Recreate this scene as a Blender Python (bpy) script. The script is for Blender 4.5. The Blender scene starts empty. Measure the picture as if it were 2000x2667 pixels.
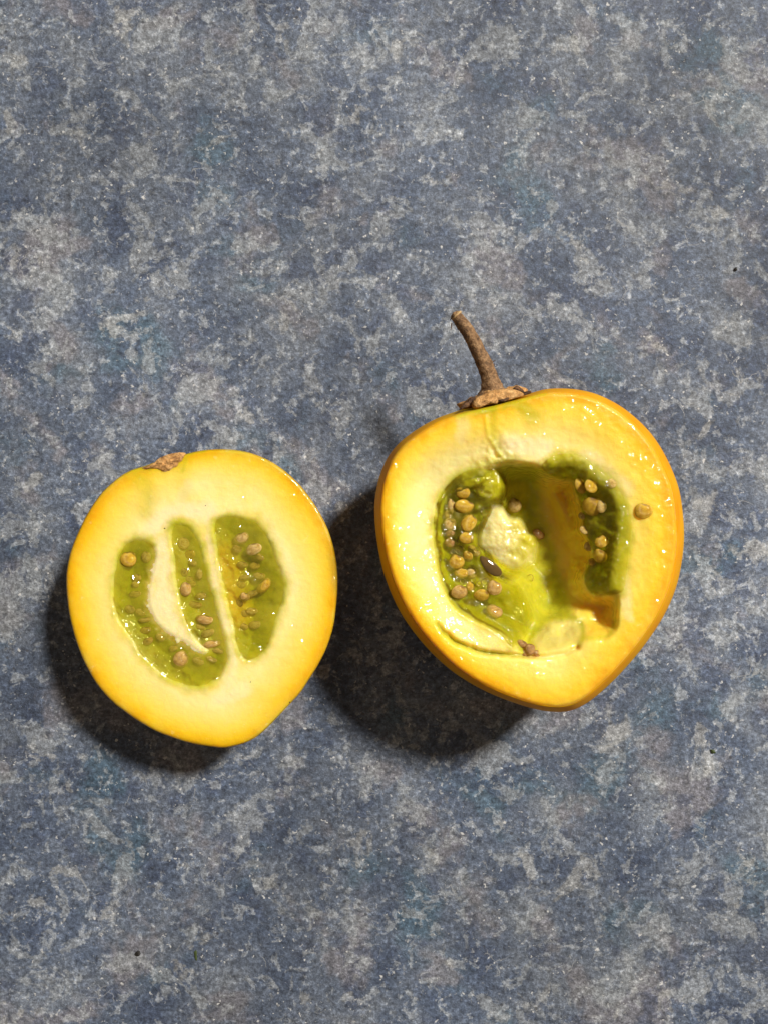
import bpy, bmesh, math, random
import numpy as np
from mathutils import Vector, Matrix

random.seed(7)
RNG = np.random.default_rng(7)
SC = bpy.context.scene
COL = SC.collection

# ------------------------------------------------------------------ camera, world, lamp, exposure
U = 7.5e-5                    # metres on the counter for one pixel of the 2000 px wide photograph
D = 2300.0                    # camera height above the counter, in the same unit
CX, CY = 1000.0, 1333.5       # the point straight below the camera

cam = bpy.data.cameras.new('camera')
cam.sensor_fit = 'HORIZONTAL'; cam.sensor_width = 36.0
cam.lens = 36.0 * D / 2000.0
cam.clip_start = 0.005; cam.clip_end = 50.0
camo = bpy.data.objects.new('camera', cam); COL.objects.link(camo)
camo.location = (0, 0, D * U)
SC.camera = camo

world = bpy.data.worlds.new('World'); SC.world = world; world.use_nodes = True
bg = world.node_tree.nodes['Background']
bg.inputs[0].default_value = (1.0, 0.80, 0.60, 1); bg.inputs[1].default_value = 0.155

AZ, EL = math.radians(44), math.radians(48)
LD = Vector((math.cos(EL) * math.cos(AZ), math.cos(EL) * math.sin(AZ), math.sin(EL)))
lamp = bpy.data.lights.new('kitchen_lamp', 'AREA'); lamp.shape = 'DISK'; lamp.size = 0.34
lamp.energy = 96.0; lamp.color = (1.0, 0.935, 0.84)
lampo = bpy.data.objects.new('kitchen_lamp', lamp); COL.objects.link(lampo)
lampo.location = LD * 2.5
lampo.rotation_euler = LD.to_track_quat('Z', 'Y').to_euler()

SC.view_settings.view_transform = 'Standard'; SC.view_settings.look = 'None'
SC.view_settings.exposure = 0.0; SC.view_settings.gamma = 1.0
SC.cycles.max_bounces = 12; SC.cycles.diffuse_bounces = 8; SC.cycles.transparent_max_bounces = 16
SC.cycles.use_denoising = True

# ------------------------------------------------------------------ numeric helpers
def P(u, v, z):
    """photo pixel + height (pixel units) -> metres"""
    k = (D - z) / D
    return np.stack([(u - CX) * k * U, -(v - CY) * k * U, z * U + 0 * u], -1)

def S(x, a, b):
    t = np.clip((x - a) / (b - a), 0, 1)
    return t * t * (3 - 2 * t)

def lerp(a, b, t): return a + (b - a) * t

def _hash(ix, iy, seed):
    n = (ix.astype(np.int64) * 374761393 + iy.astype(np.int64) * 668265263 + seed * 1274126177) & 0xffffffff
    n = ((n ^ (n >> 13)) * 1274126177) & 0xffffffff
    return ((n ^ (n >> 16)) & 0xffff) / 65535.0

def vnoise(x, y, seed=0):
    x0 = np.floor(x); y0 = np.floor(y); fx = x - x0; fy = y - y0
    fx = fx * fx * (3 - 2 * fx); fy = fy * fy * (3 - 2 * fy)
    a = _hash(x0, y0, seed); b = _hash(x0 + 1, y0, seed); c = _hash(x0, y0 + 1, seed); d = _hash(x0 + 1, y0 + 1, seed)
    return (a + (b - a) * fx) * (1 - fy) + (c + (d - c) * fx) * fy

def fbm(x, y, scale, seed=0, octv=4):
    s = 0; a = 1; t = 0
    for o in range(octv):
        s = s + a * (vnoise(x / scale * 2 ** o + 17.3 * o, y / scale * 2 ** o - 9.1 * o, seed + o) - .5) * 2; t += a; a *= .5
    return s / t

def smooth_closed(pts, n=5):
    p = np.array(pts, float); m = len(p); out = []
    for i in range(m):
        p0, p1, p2, p3 = p[i - 1], p[i], p[(i + 1) % m], p[(i + 2) % m]
        for k in range(n):
            t = k / n
            out.append(.5 * (2 * p1 + (p2 - p0) * t + (2 * p0 - 5 * p1 + 4 * p2 - p3) * t * t + (3 * p1 - p0 - 3 * p2 + p3) * t ** 3))
    return np.array(out)

def seg_dist(x, y, a, b):
    d = b - a; L = max(d @ d, 1e-9)
    t = np.clip(((x - a[0]) * d[0] + (y - a[1]) * d[1]) / L, 0, 1)
    return np.hypot(x - a[0] - t * d[0], y - a[1] - t * d[1])

def sdf(x, y, poly):
    """signed distance, positive inside"""
    x = np.asarray(x, float); y = np.asarray(y, float)
    dist = np.full(x.shape, 1e9); ins = np.zeros(x.shape, bool)
    n = len(poly)
    for i in range(n):
        a = poly[i]; b = poly[(i + 1) % n]
        dist = np.minimum(dist, seg_dist(x, y, a, b))
        c = (a[1] > y) != (b[1] > y)
        if a[1] != b[1]:
            ins ^= c & (x < (b[0] - a[0]) * (y - a[1]) / (b[1] - a[1]) + a[0])
    return np.where(ins, dist, -dist)

def line_dist(x, y, pts):
    d = np.full(np.shape(x), 1e9)
    for i in range(len(pts) - 1): d = np.minimum(d, seg_dist(x, y, np.array(pts[i], float), np.array(pts[i + 1], float)))
    return d

def crop(x0, y0, s):
    def f(pts):
        p = np.array(pts, float)
        p[..., 0] = p[..., 0] / s + x0; p[..., 1] = p[..., 1] / s + y0
        return p
    return f
L1 = crop(120, 1120, 2.074); R2 = crop(940, 980, 1.885)
L5 = crop(280, 1320, 3.456); R3 = crop(1120, 1180, 2.765); T4 = crop(1130, 780, 5.53)
LP = lambda pts, n=5: smooth_closed(L1(pts), n)
RP = lambda pts, n=5: smooth_closed(R2(pts), n)

def by_angle(poly, c, n):
    """resample a star-shaped outline at n equal angles about c"""
    p = np.concatenate([poly, poly[:1]]); m = []
    for i in range(len(p) - 1):
        for k in range(8): m.append(p[i] + (p[i + 1] - p[i]) * k / 8)
    m = np.array(m) - c
    a = np.arctan2(m[:, 1], m[:, 0]); r = np.hypot(m[:, 0], m[:, 1])
    o = np.argsort(a); a = a[o]; r = r[o]
    a = np.concatenate([a - 2 * math.pi, a, a + 2 * math.pi]); r = np.tile(r, 3)
    th = np.arange(n) * 2 * math.pi / n - math.pi
    rr = np.interp(th, a, r)
    return c + np.stack([np.cos(th), np.sin(th)], 1) * rr[:, None]

# ------------------------------------------------------------------ object helpers
def mesh_obj(name, verts, faces, mat, parent=None, smooth=True, attrs=None):
    me = bpy.data.meshes.new(name)
    me.from_pydata([tuple(v) for v in np.asarray(verts, float)], [], [tuple(int(i) for i in f) for f in faces])
    if attrs:
        for k, v in attrs.items():
            at = me.attributes.new(k, 'FLOAT', 'POINT'); at.data.foreach_set('value', np.asarray(v, np.float32))
    if smooth: me.polygons.foreach_set('use_smooth', np.ones(len(me.polygons), bool))
    me.materials.append(mat)
    me.validate(); me.update()
    o = bpy.data.objects.new(name, me); COL.objects.link(o)
    if parent is not None:
        o.parent = parent; o.matrix_parent_inverse = Matrix.Translation(parent.location).inverted()
    return o

def thing(name, label, cat, loc):
    e = bpy.data.objects.new(name, None); COL.objects.link(e); e.location = loc; e.empty_display_size = .01
    e['label'] = label; e['category'] = cat
    return e

def ring_faces(nr, n, off=0, flip=False):
    f = []
    for r in range(nr - 1):
        for i in range(n):
            j = (i + 1) % n
            q = (off + r * n + i, off + (r + 1) * n + i, off + (r + 1) * n + j, off + r * n + j)
            f.append(q[::-1] if flip else q)
    return f

# ------------------------------------------------------------------ materials
class NT:
    def __init__(s, name):
        s.m = bpy.data.materials.new(name); s.m.use_nodes = True
        s.t = s.m.node_tree; s.t.nodes.clear()
        s.out = s.n('ShaderNodeOutputMaterial')
    def n(s, kind, **kw):
        nd = s.t.nodes.new(kind)
        for k, v in kw.items(): setattr(nd, k, v)
        return nd
    def l(s, a, b): s.t.links.new(a, b)
    def set(s, sock, v):
        if hasattr(v, 'is_output') or isinstance(v, bpy.types.NodeSocket): s.l(v, sock)
        elif isinstance(v, (tuple, list)) and len(v) == 3 and sock.type == 'RGBA': sock.default_value = (*v, 1)
        else: sock.default_value = v
    def coord(s):
        if not hasattr(s, '_c'): s._c = s.n('ShaderNodeTexCoord').outputs['Object']
        return s._c
    def noise(s, scale, detail=2, rough=.5, dist=0, vec=None, col=False):
        nd = s.n('ShaderNodeTexNoise'); s.l(vec or s.coord(), nd.inputs['Vector'])
        nd.inputs['Scale'].default_value = scale; nd.inputs['Detail'].default_value = detail
        nd.inputs['Roughness'].default_value = rough; nd.inputs['Distortion'].default_value = dist
        return nd.outputs['Color' if col else 'Fac']
    def voro(s, scale, feature='F1', out='Distance', vec=None, rand=1):
        nd = s.n('ShaderNodeTexVoronoi', feature=feature); s.l(vec or s.coord(), nd.inputs['Vector'])
        nd.inputs['Scale'].default_value = scale; nd.inputs['Randomness'].default_value = rand
        return nd.outputs[out]
    def ramp(s, fac, stops, interp='LINEAR'):
        nd = s.n('ShaderNodeValToRGB'); nd.color_ramp.interpolation = interp; e = nd.color_ramp.elements
        while len(e) < len(stops): e.new(.5)
        for el, (p, c) in zip(e, stops):
            el.position = p; el.color = (*c, 1) if isinstance(c, tuple) else (c, c, c, 1)
        s.set(nd.inputs[0], fac); return nd.outputs[0]
    def math(s, op, a, b=None, c=None, clamp=False):
        nd = s.n('ShaderNodeMath', operation=op, use_clamp=clamp)
        for i, v in enumerate((a, b, c)):
            if v is not None: s.set(nd.inputs[i], v)
        return nd.outputs[0]
    def step(s, v, a, b, lo=0., hi=1.):
        nd = s.n('ShaderNodeMapRange', interpolation_type='SMOOTHSTEP')
        s.set(nd.inputs[0], v)
        for i, x in ((1, a), (2, b), (3, lo), (4, hi)): nd.inputs[i].default_value = x
        return nd.outputs[0]
    def mix(s, fac, a, b, mode='MIX'):
        nd = s.n('ShaderNodeMix', data_type='RGBA', blend_type=mode)
        s.set(nd.inputs[0], fac); s.set(nd.inputs[6], a); s.set(nd.inputs[7], b)
        return nd.outputs[2]
    def attr(s, name): return s.n('ShaderNodeAttribute', attribute_name=name).outputs['Fac']
    def bump(s, h, strength, dist, normal=None):
        nd = s.n('ShaderNodeBump'); nd.inputs['Strength'].default_value = strength; nd.inputs['Distance'].default_value = dist
        s.set(nd.inputs['Height'], h)
        if normal is not None: s.l(normal, nd.inputs['Normal'])
        return nd.outputs[0]
    def bsdf(s, surface=True, **kw):
        nd = s.n('ShaderNodeBsdfPrincipled')
        for k, v in kw.items(): s.set(nd.inputs[k.replace('_', ' ')], v)
        if surface: s.l(nd.outputs[0], s.out.inputs['Surface'])
        return nd

def mat_counter():
    m = NT('mottled_laminate')
    warp = m.n('ShaderNodeMixRGB', blend_type='ADD'); warp.inputs[0].default_value = .004
    m.l(m.coord(), warp.inputs[1]); m.l(m.noise(220, 3, .6, col=True), warp.inputs[2])
    w = warp.outputs[0]
    big = m.noise(70, 6, .60, .3, vec=w)
    c = m.ramp(big, [(.30, (.038, .052, .088)), (.42, (.064, .085, .130)), (.52, (.094, .116, .160)), (.62, (.130, .151, .188)), (.76, (.19, .208, .235))])
    c = m.mix(m.step(m.noise(50, 4, .55, vec=w), .55, .66, 0, .55), c, (.048, .096, .138))
    c = m.mix(m.step(m.noise(66, 5, .58, .3), .54, .63, 0, .55), c, (.165, .155, .170))
    c = m.mix(m.step(m.noise(125, 6, .60, .3, vec=w), .53, .62, 0, .55), c, (.040, .055, .100))
    blot = m.noise(135, 8, .62, .6, vec=w)
    c = m.mix(m.step(blot, .545, .595, 0, .50), c, (.255, .275, .295))
    c = m.mix(m.step(m.noise(88, 8, .64, .5), .60, .65, 0, .5), c, (.31, .315, .31))
    blot2 = m.noise(300, 7, .66, .4)
    c = m.mix(m.step(blot2, .56, .61, 0, .46), c, (.32, .345, .375))
    c = m.mix(m.step(m.noise(380, 6, .66, .3), .55, .65, 0, .5), c, (.040, .049, .074))
    c = m.mix(1.0, c, m.ramp(m.noise(20, 4, .55), [(.32, .74), (.5, 1.0), (.68, 1.28)]), 'MULTIPLY')
    clump = m.noise(720, 5, .75)
    c = m.mix(1.0, c, m.ramp(clump, [(.30, .44), (.44, .86), (.54, 1.2), (.70, 2.1)]), 'MULTIPLY')
    grain = m.noise(1700, 4, .75)
    c = m.mix(1.0, c, m.ramp(grain, [(.28, .50), (.44, .90), (.54, 1.15), (.70, 1.95)]), 'MULTIPLY')
    # little pale flecks, pale squiggles, dark round dots
    fl = m.math('MULTIPLY', m.step(m.noise(950, 3, .6), .625, .68), m.step(m.noise(170, 3, .6), .42, .60))
    c = m.mix(m.math('MULTIPLY', fl, .85), c, (.60, .61, .62))
    v = m.voro(170, 'DISTANCE_TO_EDGE', vec=w)
    sq = m.math('MULTIPLY', m.step(v, .0, .022, 1, 0), m.step(m.noise(120, 3, .5), .60, .66))
    c = m.mix(m.math('MULTIPLY', sq, .45), c, (.42, .43, .44))
    dots = m.math('MULTIPLY', m.step(m.voro(420), .10, .17, 1, 0), m.step(m.noise(85, 2, .5), .52, .6))
    c = m.mix(m.math('MULTIPLY', dots, .75), c, (.045, .048, .058))
    h = m.math('ADD', m.math('MULTIPLY', grain, .8), m.math('MULTIPLY', clump, 1.2))
    b = m.bump(h, .75, .00024)
    m.bsdf(Base_Color=c, Roughness=m.ramp(grain, [(.3, .48), (.7, .68)]), Specular_IOR_Level=.38, Normal=b)
    m.out  # noqa
    return m.m

def mat_flesh():
    m = NT('fruit_flesh')
    n1 = m.noise(230, 5, .6); n2 = m.noise(900, 3, .6)
    rim = m.math('ADD', m.attr('rim'), m.math('MULTIPLY', m.math('SUBTRACT', n1, .5), 1.4))
    c = m.ramp(m.math('DIVIDE', rim, 12.0, clamp=True),
               [(0, (.84, .33, .003)), (.055, (.90, .43, .005)), (.12, (.94, .57, .018)), (.24, (.95, .69, .100)), (.55, (.96, .80, .33))])
    c = m.mix(m.step(m.noise(150, 4, .55), .45, .72, 0, .4), c, (.93, .68, .10))
    c = m.mix(m.attr('gold'), c, (.95, .68, .075))
    core = m.math('MULTIPLY', m.attr('core'), m.step(n1, .25, .6, .65, 1))
    c = m.mix(core, c, (.95, .80, .45))
    gr = m.math('ADD', m.attr('green'), m.math('MULTIPLY', m.math('SUBTRACT', n1, .5), m.math('MULTIPLY', m.math('MULTIPLY', m.attr('green'), m.math('SUBTRACT', 1.0, m.attr('green'))), 2.2)), clamp=True)
    gc = m.ramp(m.noise(300, 4, .6), [(.3, (.38, .38, .008)), (.55, (.52, .49, .010)), (.75, (.63, .55, .014))])
    c = m.mix(gr, c, gc)
    c = m.mix(m.attr('orange'), c, (.90, .58, .035))
    c = m.mix(m.math('MULTIPLY', m.step(n2, .62, .75), .25), c, (.92, .80, .42))
    fine = m.noise(1500, 3, .65); mid = m.noise(420, 3, .6)
    b = m.bump(m.math('ADD', m.math('MULTIPLY', fine, .8), m.math('MULTIPLY', mid, .5)), .33, .00028)
    cb = m.bump(m.math('MULTIPLY', m.noise(900, 0, .5), m.step(m.noise(180, 2, .5), .40, .62, .35, 1.0)), 1.0, .00058)
    m.bsdf(Base_Color=c, Roughness=.4, Specular_IOR_Level=.3, Normal=b, Coat_Weight=.75, Coat_Roughness=.07, Coat_IOR=1.4, Coat_Normal=cb, Subsurface_Weight=.8,
           Subsurface_Radius=(1.0, .62, .12), Subsurface_Scale=.0030, IOR=1.38)
    return m.m

def mat_skin():
    m = NT('waxy_orange_skin')
    n = m.noise(160, 5, .6)
    c = m.ramp(n, [(.3, (.92, .43, .005)), (.5, (.95, .52, .008)), (.7, (.96, .60, .014))])
    c = m.mix(m.math('MULTIPLY', m.attr('green'), .85), c, (.36, .36, .012))
    sp = m.math('MULTIPLY', m.step(m.voro(520), .05, .09, 1, 0), m.step(m.noise(200, 2, .5), .58, .64))
    c = m.mix(m.math('MULTIPLY', sp, .7), c, (.09, .045, .012))
    b = m.bump(m.noise(700, 3, .6), .18, .0002)
    df = m.bsdf(False, Base_Color=c, Roughness=.5, Normal=b, Specular_IOR_Level=.12)
    tr = m.n('ShaderNodeBsdfTransparent'); tr.inputs[0].default_value = (.98, .66, .10, 1)
    mx = m.n('ShaderNodeMixShader'); mx.inputs[0].default_value = .62
    m.l(tr.outputs[0], mx.inputs[1]); m.l(df.outputs[0], mx.inputs[2]); m.l(mx.outputs[0], m.out.inputs['Surface'])
    return m.m

def mat_gel(name='gel', tint=(.60, .54, .02), cloud=.33, dens=470., acol=(.882, .880, .05)):
    m = NT(name)
    b = m.bump(m.math('ADD', m.noise(300, 0, .5), m.math('MULTIPLY', m.noise(800, 0, .5), .55)), 1.0, .00105)
    tr = m.n('ShaderNodeBsdfTransparent'); tr.inputs[0].default_value = (.97, .96, .86, 1)
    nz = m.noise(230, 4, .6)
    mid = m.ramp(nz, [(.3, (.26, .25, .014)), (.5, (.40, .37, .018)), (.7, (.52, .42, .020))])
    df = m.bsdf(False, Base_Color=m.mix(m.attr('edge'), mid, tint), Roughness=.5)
    mx = m.n('ShaderNodeMixShader'); m.set(mx.inputs[0], m.math('MULTIPLY', m.attr('body'), m.step(nz, .3, .7, cloud * .6, cloud * 1.35), clamp=True))
    m.l(tr.outputs[0], mx.inputs[1]); m.l(df.outputs[0], mx.inputs[2])
    gl = m.n('ShaderNodeBsdfGlossy'); gl.inputs['Roughness'].default_value = .06; m.l(b, gl.inputs['Normal'])
    fr = m.n('ShaderNodeFresnel'); fr.inputs[0].default_value = 1.36
    mx2 = m.n('ShaderNodeMixShader'); m.l(fr.outputs[0], mx2.inputs[0]); m.l(mx.outputs[0], mx2.inputs[1]); m.l(gl.outputs[0], mx2.inputs[2])
    m.l(mx2.outputs[0], m.out.inputs['Surface'])
    va = m.n('ShaderNodeVolumeAbsorption'); va.inputs['Color'].default_value = (*acol, 1); va.inputs['Density'].default_value = dens
    m.l(va.outputs[0], m.out.inputs['Volume'])
    return m.m

def mat_seed(name, a, b, c):
    m = NT(name)
    nd = m.n('ShaderNodeObjectInfo'); v = m.n('ShaderNodeVectorMath', operation='SCALE')
    m.l(m.coord(), v.inputs[0]); v.inputs['Scale'].default_value = 1.0
    o = m.n('ShaderNodeVectorMath', operation='ADD'); m.l(v.outputs[0], o.inputs[0]); m.l(nd.outputs['Random'], o.inputs[1])
    col = m.ramp(m.noise(1.6, 4, .6, .4, vec=o.outputs[0]), [(.3, a), (.5, b), (.72, c)])
    hil = m.n('ShaderNodeVectorMath', operation='DISTANCE'); m.l(m.coord(), hil.inputs[0]); hil.inputs[1].default_value = (.30, .72, .25)
    col = m.mix(m.step(hil.outputs['Value'], .15, .55, .75, 0), col, (.16, .065, .016))
    b_ = m.bump(m.noise(9, 3, .6, vec=o.outputs[0]), .35, .05)
    df = m.bsdf(False, Base_Color=col, Roughness=.3, Specular_IOR_Level=.4, Normal=b_, Coat_Weight=.6, Coat_Roughness=.04, Subsurface_Weight=.25,
           Subsurface_Radius=(1, .6, .25), Subsurface_Scale=.0006)
    tr = m.n('ShaderNodeBsdfTransparent'); tr.inputs[0].default_value = (.98, .90, .66, 1)
    lw = m.n('ShaderNodeLayerWeight'); lw.inputs[0].default_value = .4
    mx = m.n('ShaderNodeMixShader'); m.set(mx.inputs[0], m.step(lw.outputs['Facing'], .1, .95, .86, .45))
    m.l(tr.outputs[0], mx.inputs[1]); m.l(df.outputs[0], mx.inputs[2]); m.l(mx.outputs[0], m.out.inputs['Surface'])
    return m.m

def mat_bark(name, dark, mid, light, sc=700):
    m = NT(name)
    n = m.noise(sc, 6, .7, .4); n2 = m.noise(sc * 3.2, 3, .6)
    c = m.ramp(n, [(.30, dark), (.48, mid), (.68, light)])
    c = m.mix(1.0, c, m.ramp(n2, [(.3, .6), (.6, 1.15), (.75, 1.5)]), 'MULTIPLY')
    b = m.bump(m.math('ADD', n, m.math('MULTIPLY', n2, .5)), .9, .0005)
    m.bsdf(Base_Color=c, Roughness=.75, Normal=b)
    return m.m

def mat_tissue(name, a, b, solid=.97):
    m = NT(name)
    n = m.noise(380, 5, .65, .5)
    c = m.ramp(m.math('ADD', m.math('SUBTRACT', n, .12), m.math('MULTIPLY', m.attr('pale'), .3)), [(.30, a), (.66, b)])
    bb = m.bump(m.math('ADD', m.noise(500, 4, .6), m.math('MULTIPLY', m.noise(1600, 2, .6), .4)), .35, .0003)
    df = m.bsdf(False, Base_Color=c, Roughness=.22, Normal=bb, Subsurface_Weight=.8, Subsurface_Radius=(1, .75, .2), Subsurface_Scale=.003)
    tr = m.n('ShaderNodeBsdfTransparent'); tr.inputs[0].default_value = (.98, .96, .80, 1)
    mx = m.n('ShaderNodeMixShader'); m.set(mx.inputs[0], m.math('MULTIPLY', m.attr('fade'), solid))
    m.l(tr.outputs[0], mx.inputs[1]); m.l(df.outputs[0], mx.inputs[2]); m.l(mx.outputs[0], m.out.inputs['Surface'])
    return m.m

def mat_plain(name, col, rough, coat=0.):
    m = NT(name)
    c = m.mix(m.noise(900, 3, .6), tuple(x * .6 for x in col), tuple(min(1, x * 1.4) for x in col))
    m.bsdf(Base_Color=c, Roughness=rough, Coat_Weight=coat, Coat_Roughness=.05)
    return m.m

def mat_bubble():
    m = NT('thin_bubble')
    tr = m.n('ShaderNodeBsdfTransparent'); gl = m.n('ShaderNodeBsdfPrincipled'); gl.inputs['Base Color'].default_value = (.72, .60, .22, 1); gl.inputs['Roughness'].default_value = .05
    lw = m.n('ShaderNodeLayerWeight'); lw.inputs[0].default_value = .22
    mx = m.n('ShaderNodeMixShader'); m.l(lw.outputs['Fresnel'], mx.inputs[0]); m.l(tr.outputs[0], mx.inputs[1]); m.l(gl.outputs[0], mx.inputs[2])
    m.l(mx.outputs[0], m.out.inputs['Surface'])
    return m.m

M = dict(counter=mat_counter(), flesh=mat_flesh(), skin=mat_skin(),
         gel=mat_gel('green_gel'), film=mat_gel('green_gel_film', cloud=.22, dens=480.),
         seed=mat_seed('tan_seed', (.42, .24, .05), (.68, .48, .14), (.80, .62, .25)),
         pale=mat_seed('pale_seed', (.42, .23, .05), (.64, .40, .10), (.78, .55, .19)),
         amber=mat_seed('amber_seed', (.46, .24, .015), (.68, .43, .035), (.80, .58, .08)),
         plum=mat_seed('plum_seed', (.26, .11, .035), (.48, .26, .085), (.66, .42, .16)),
         bark=mat_bark('stem_bark', (.060, .030, .013), (.20, .110, .048), (.42, .26, .13)),
         tip=mat_bark('stem_cut_end', (.30, .18, .07), (.46, .31, .14), (.60, .44, .24)),
         cork=mat_bark('calyx_cork', (.11, .040, .010), (.52, .27, .085), (.74, .46, .19), 560),
         dark=mat_bark('dry_calyx_edge', (.02, .010, .006), (.075, .034, .014), (.22, .11, .045), 800),
         placenta=mat_tissue('placenta_tissue', (.58, .52, .04), (.86, .76, .34)),
         septum=mat_tissue('white_septum', (.82, .67, .34), (.94, .78, .50)),
         flap=mat_tissue('torn_flesh', (.78, .62, .10), (.90, .73, .24)),
         lump=mat_tissue('yellow_green_tissue', (.46, .44, .010), (.62, .56, .02)),
         hole=mat_plain('dark_bubble', (.11, .065, .018), .05, 1.0),
         bubble=mat_bubble(),
         black=mat_plain('black_crumb', (.012, .011, .010), .6),
         leafy=mat_plain('green_crumb', (.05, .075, .02), .6))

# ------------------------------------------------------------------ the counter
def build_counter():
    n = 2; s = .45
    v = [(-s, -s, 0), (s, -s, 0), (s, s, 0), (-s, s, 0)]
    o = mesh_obj('countertop', v, [(0, 1, 2, 3)], M['counter'], smooth=False)
    o['kind'] = 'structure'; o['label'] = 'blue-grey mottled laminate countertop'
build_counter()

# ------------------------------------------------------------------ outlines traced from the photograph
HL, HR, ZE = 215.0, 385.0, 245.0     # cut heights of the two halves, height of the stemmed half's widest ring
NA = 512
cl = np.array([525., 1560.]); cr = np.array([1375., 1430.])
left_out = by_angle(LP([(470, 212), (530, 195), (590, 172), (650, 150), (740, 132), (820, 113), (900, 104), (980, 104), (1060, 112), (1140, 135), (1220, 172),
    (1300, 228), (1370, 295), (1430, 370), (1480, 450), (1520, 530), (1550, 620), (1568, 710), (1575, 800), (1572, 900), (1562, 1000), (1545, 1090),
    (1515, 1180), (1470, 1270), (1420, 1350), (1370, 1425), (1300, 1500), (1220, 1585), (1150, 1650), (1080, 1690), (1010, 1710), (950, 1718), (870, 1708),
    (780, 1692), (690, 1665), (600, 1630), (510, 1580), (430, 1525), (350, 1460), (280, 1380), (225, 1290), (180, 1190), (145, 1080), (120, 960),
    (110, 850), (112, 760), (135, 650), (175, 550), (230, 440), (300, 340), (380, 265), (430, 232)]), cl, NA)
right_sil = by_angle(RP([(835, 84), (900, 68), (980, 65), (1060, 72), (1150, 95), (1250, 145), (1330, 205), (1400, 275), (1460, 360), (1510, 460), (1545, 560),
    (1563, 680), (1568, 800), (1555, 920), (1530, 1030), (1490, 1130), (1440, 1220), (1370, 1320), (1300, 1405), (1220, 1490), (1130, 1570), (1060, 1615),
    (1000, 1635), (940, 1638), (860, 1628), (760, 1600), (640, 1555), (540, 1505), (440, 1440), (350, 1360), (270, 1270), (200, 1170), (150, 1070),
    (110, 960), (85, 850), (70, 740), (66, 640), (75, 560), (95, 480), (130, 400), (180, 335), (240, 285), (310, 240), (380, 205), (450, 180), (490, 168),
    (580, 148), (660, 130), (750, 108)]), cr, NA)
th = np.arange(NA) * 2 * math.pi / NA - math.pi      # angle in the picture, y down
def ang_inset(table):
    a = np.radians([t[0] for t in table]); v = [t[1] for t in table]
    return np.interp(th, a, v, period=2 * math.pi)
# visible band of skin outside the cut edge, by direction (degrees, 0 right, 90 down)
ins = ang_inset([(-180, 19), (-150, 15), (-125, 9), (-100, 6), (-70, 8), (-40, 10), (0, 9), (40, 8), (75, 8), (100, 10), (130, 17), (155, 20)])
d_ = right_sil - cr; r_ = np.hypot(d_[:, 0], d_[:, 1])[:, None]
right_cut = cr + d_ * (1 - ins[:, None] / r_)

# ------------------------------------------------------------------ relief of the cut faces (photo pixels in, height in pixel units out)
POLY_AB = LP([(430, 612), (500, 590), (560, 603), (592, 640), (594, 700), (574, 770), (562, 850), (556, 920), (570, 980), (598, 1035), (648, 1085), (705, 1118),
    (765, 1150), (810, 1185), (850, 1205), (868, 1190), (820, 1150), (772, 1075), (735, 980), (712, 880), (697, 780), (690, 680), (672, 590), (682, 515),
    (740, 505), (795, 545), (832, 620), (855, 720), (884, 820), (910, 920), (938, 1020), (962, 1110), (985, 1220), (965, 1290), (930, 1342), (870, 1380),
    (800, 1390), (720, 1370), (640, 1330), (570, 1272), (510, 1210), (470, 1142), (420, 1072), (380, 1010), (365, 930), (360, 850), (370, 760), (390, 670)], 3)
POLY_C = LP([(920, 480), (990, 463), (1060, 472), (1130, 490), (1180, 540), (1212, 600), (1242, 680), (1270, 760), (1286, 830), (1285, 900), (1270, 960),
    (1242, 1020), (1225, 1080), (1215, 1140), (1180, 1200), (1120, 1238), (1070, 1235), (1040, 1200), (1025, 1140), (1010, 1060), (990, 980), (970, 900),
    (950, 800), (930, 700), (915, 600), (905, 530)], 3)
SEPT = L1([(615, 640), (598, 720), (580, 800), (566, 880), (566, 950), (592, 1010), (640, 1065), (700, 1110), (770, 1155), (830, 1195)])
def sept(u, v):
    return line_dist(u, v, SEPT) + 15 * fbm(u, v, 11, 25, 3) + 6 * fbm(u, v, 40, 27, 2)
def zf_left(u, v):
    w = fbm(u, v, 26, 3) * 4
    da = sdf(u + w, v + w, POLY_AB); dc = sdf(u - w, v + w, POLY_C)
    d = np.maximum(da, dc)
    z = -np.clip((d + 7) * .42, 0, 44) * S(d, -12, 8)
    z = np.maximum(z, -2.4 - 48 * S(sept(u, v), 2, 34))
    z = z + fbm(u, v, 60, 11, 3) * 1.2 + fbm(u, v, 14, 15, 2) * .5
    return z
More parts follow.
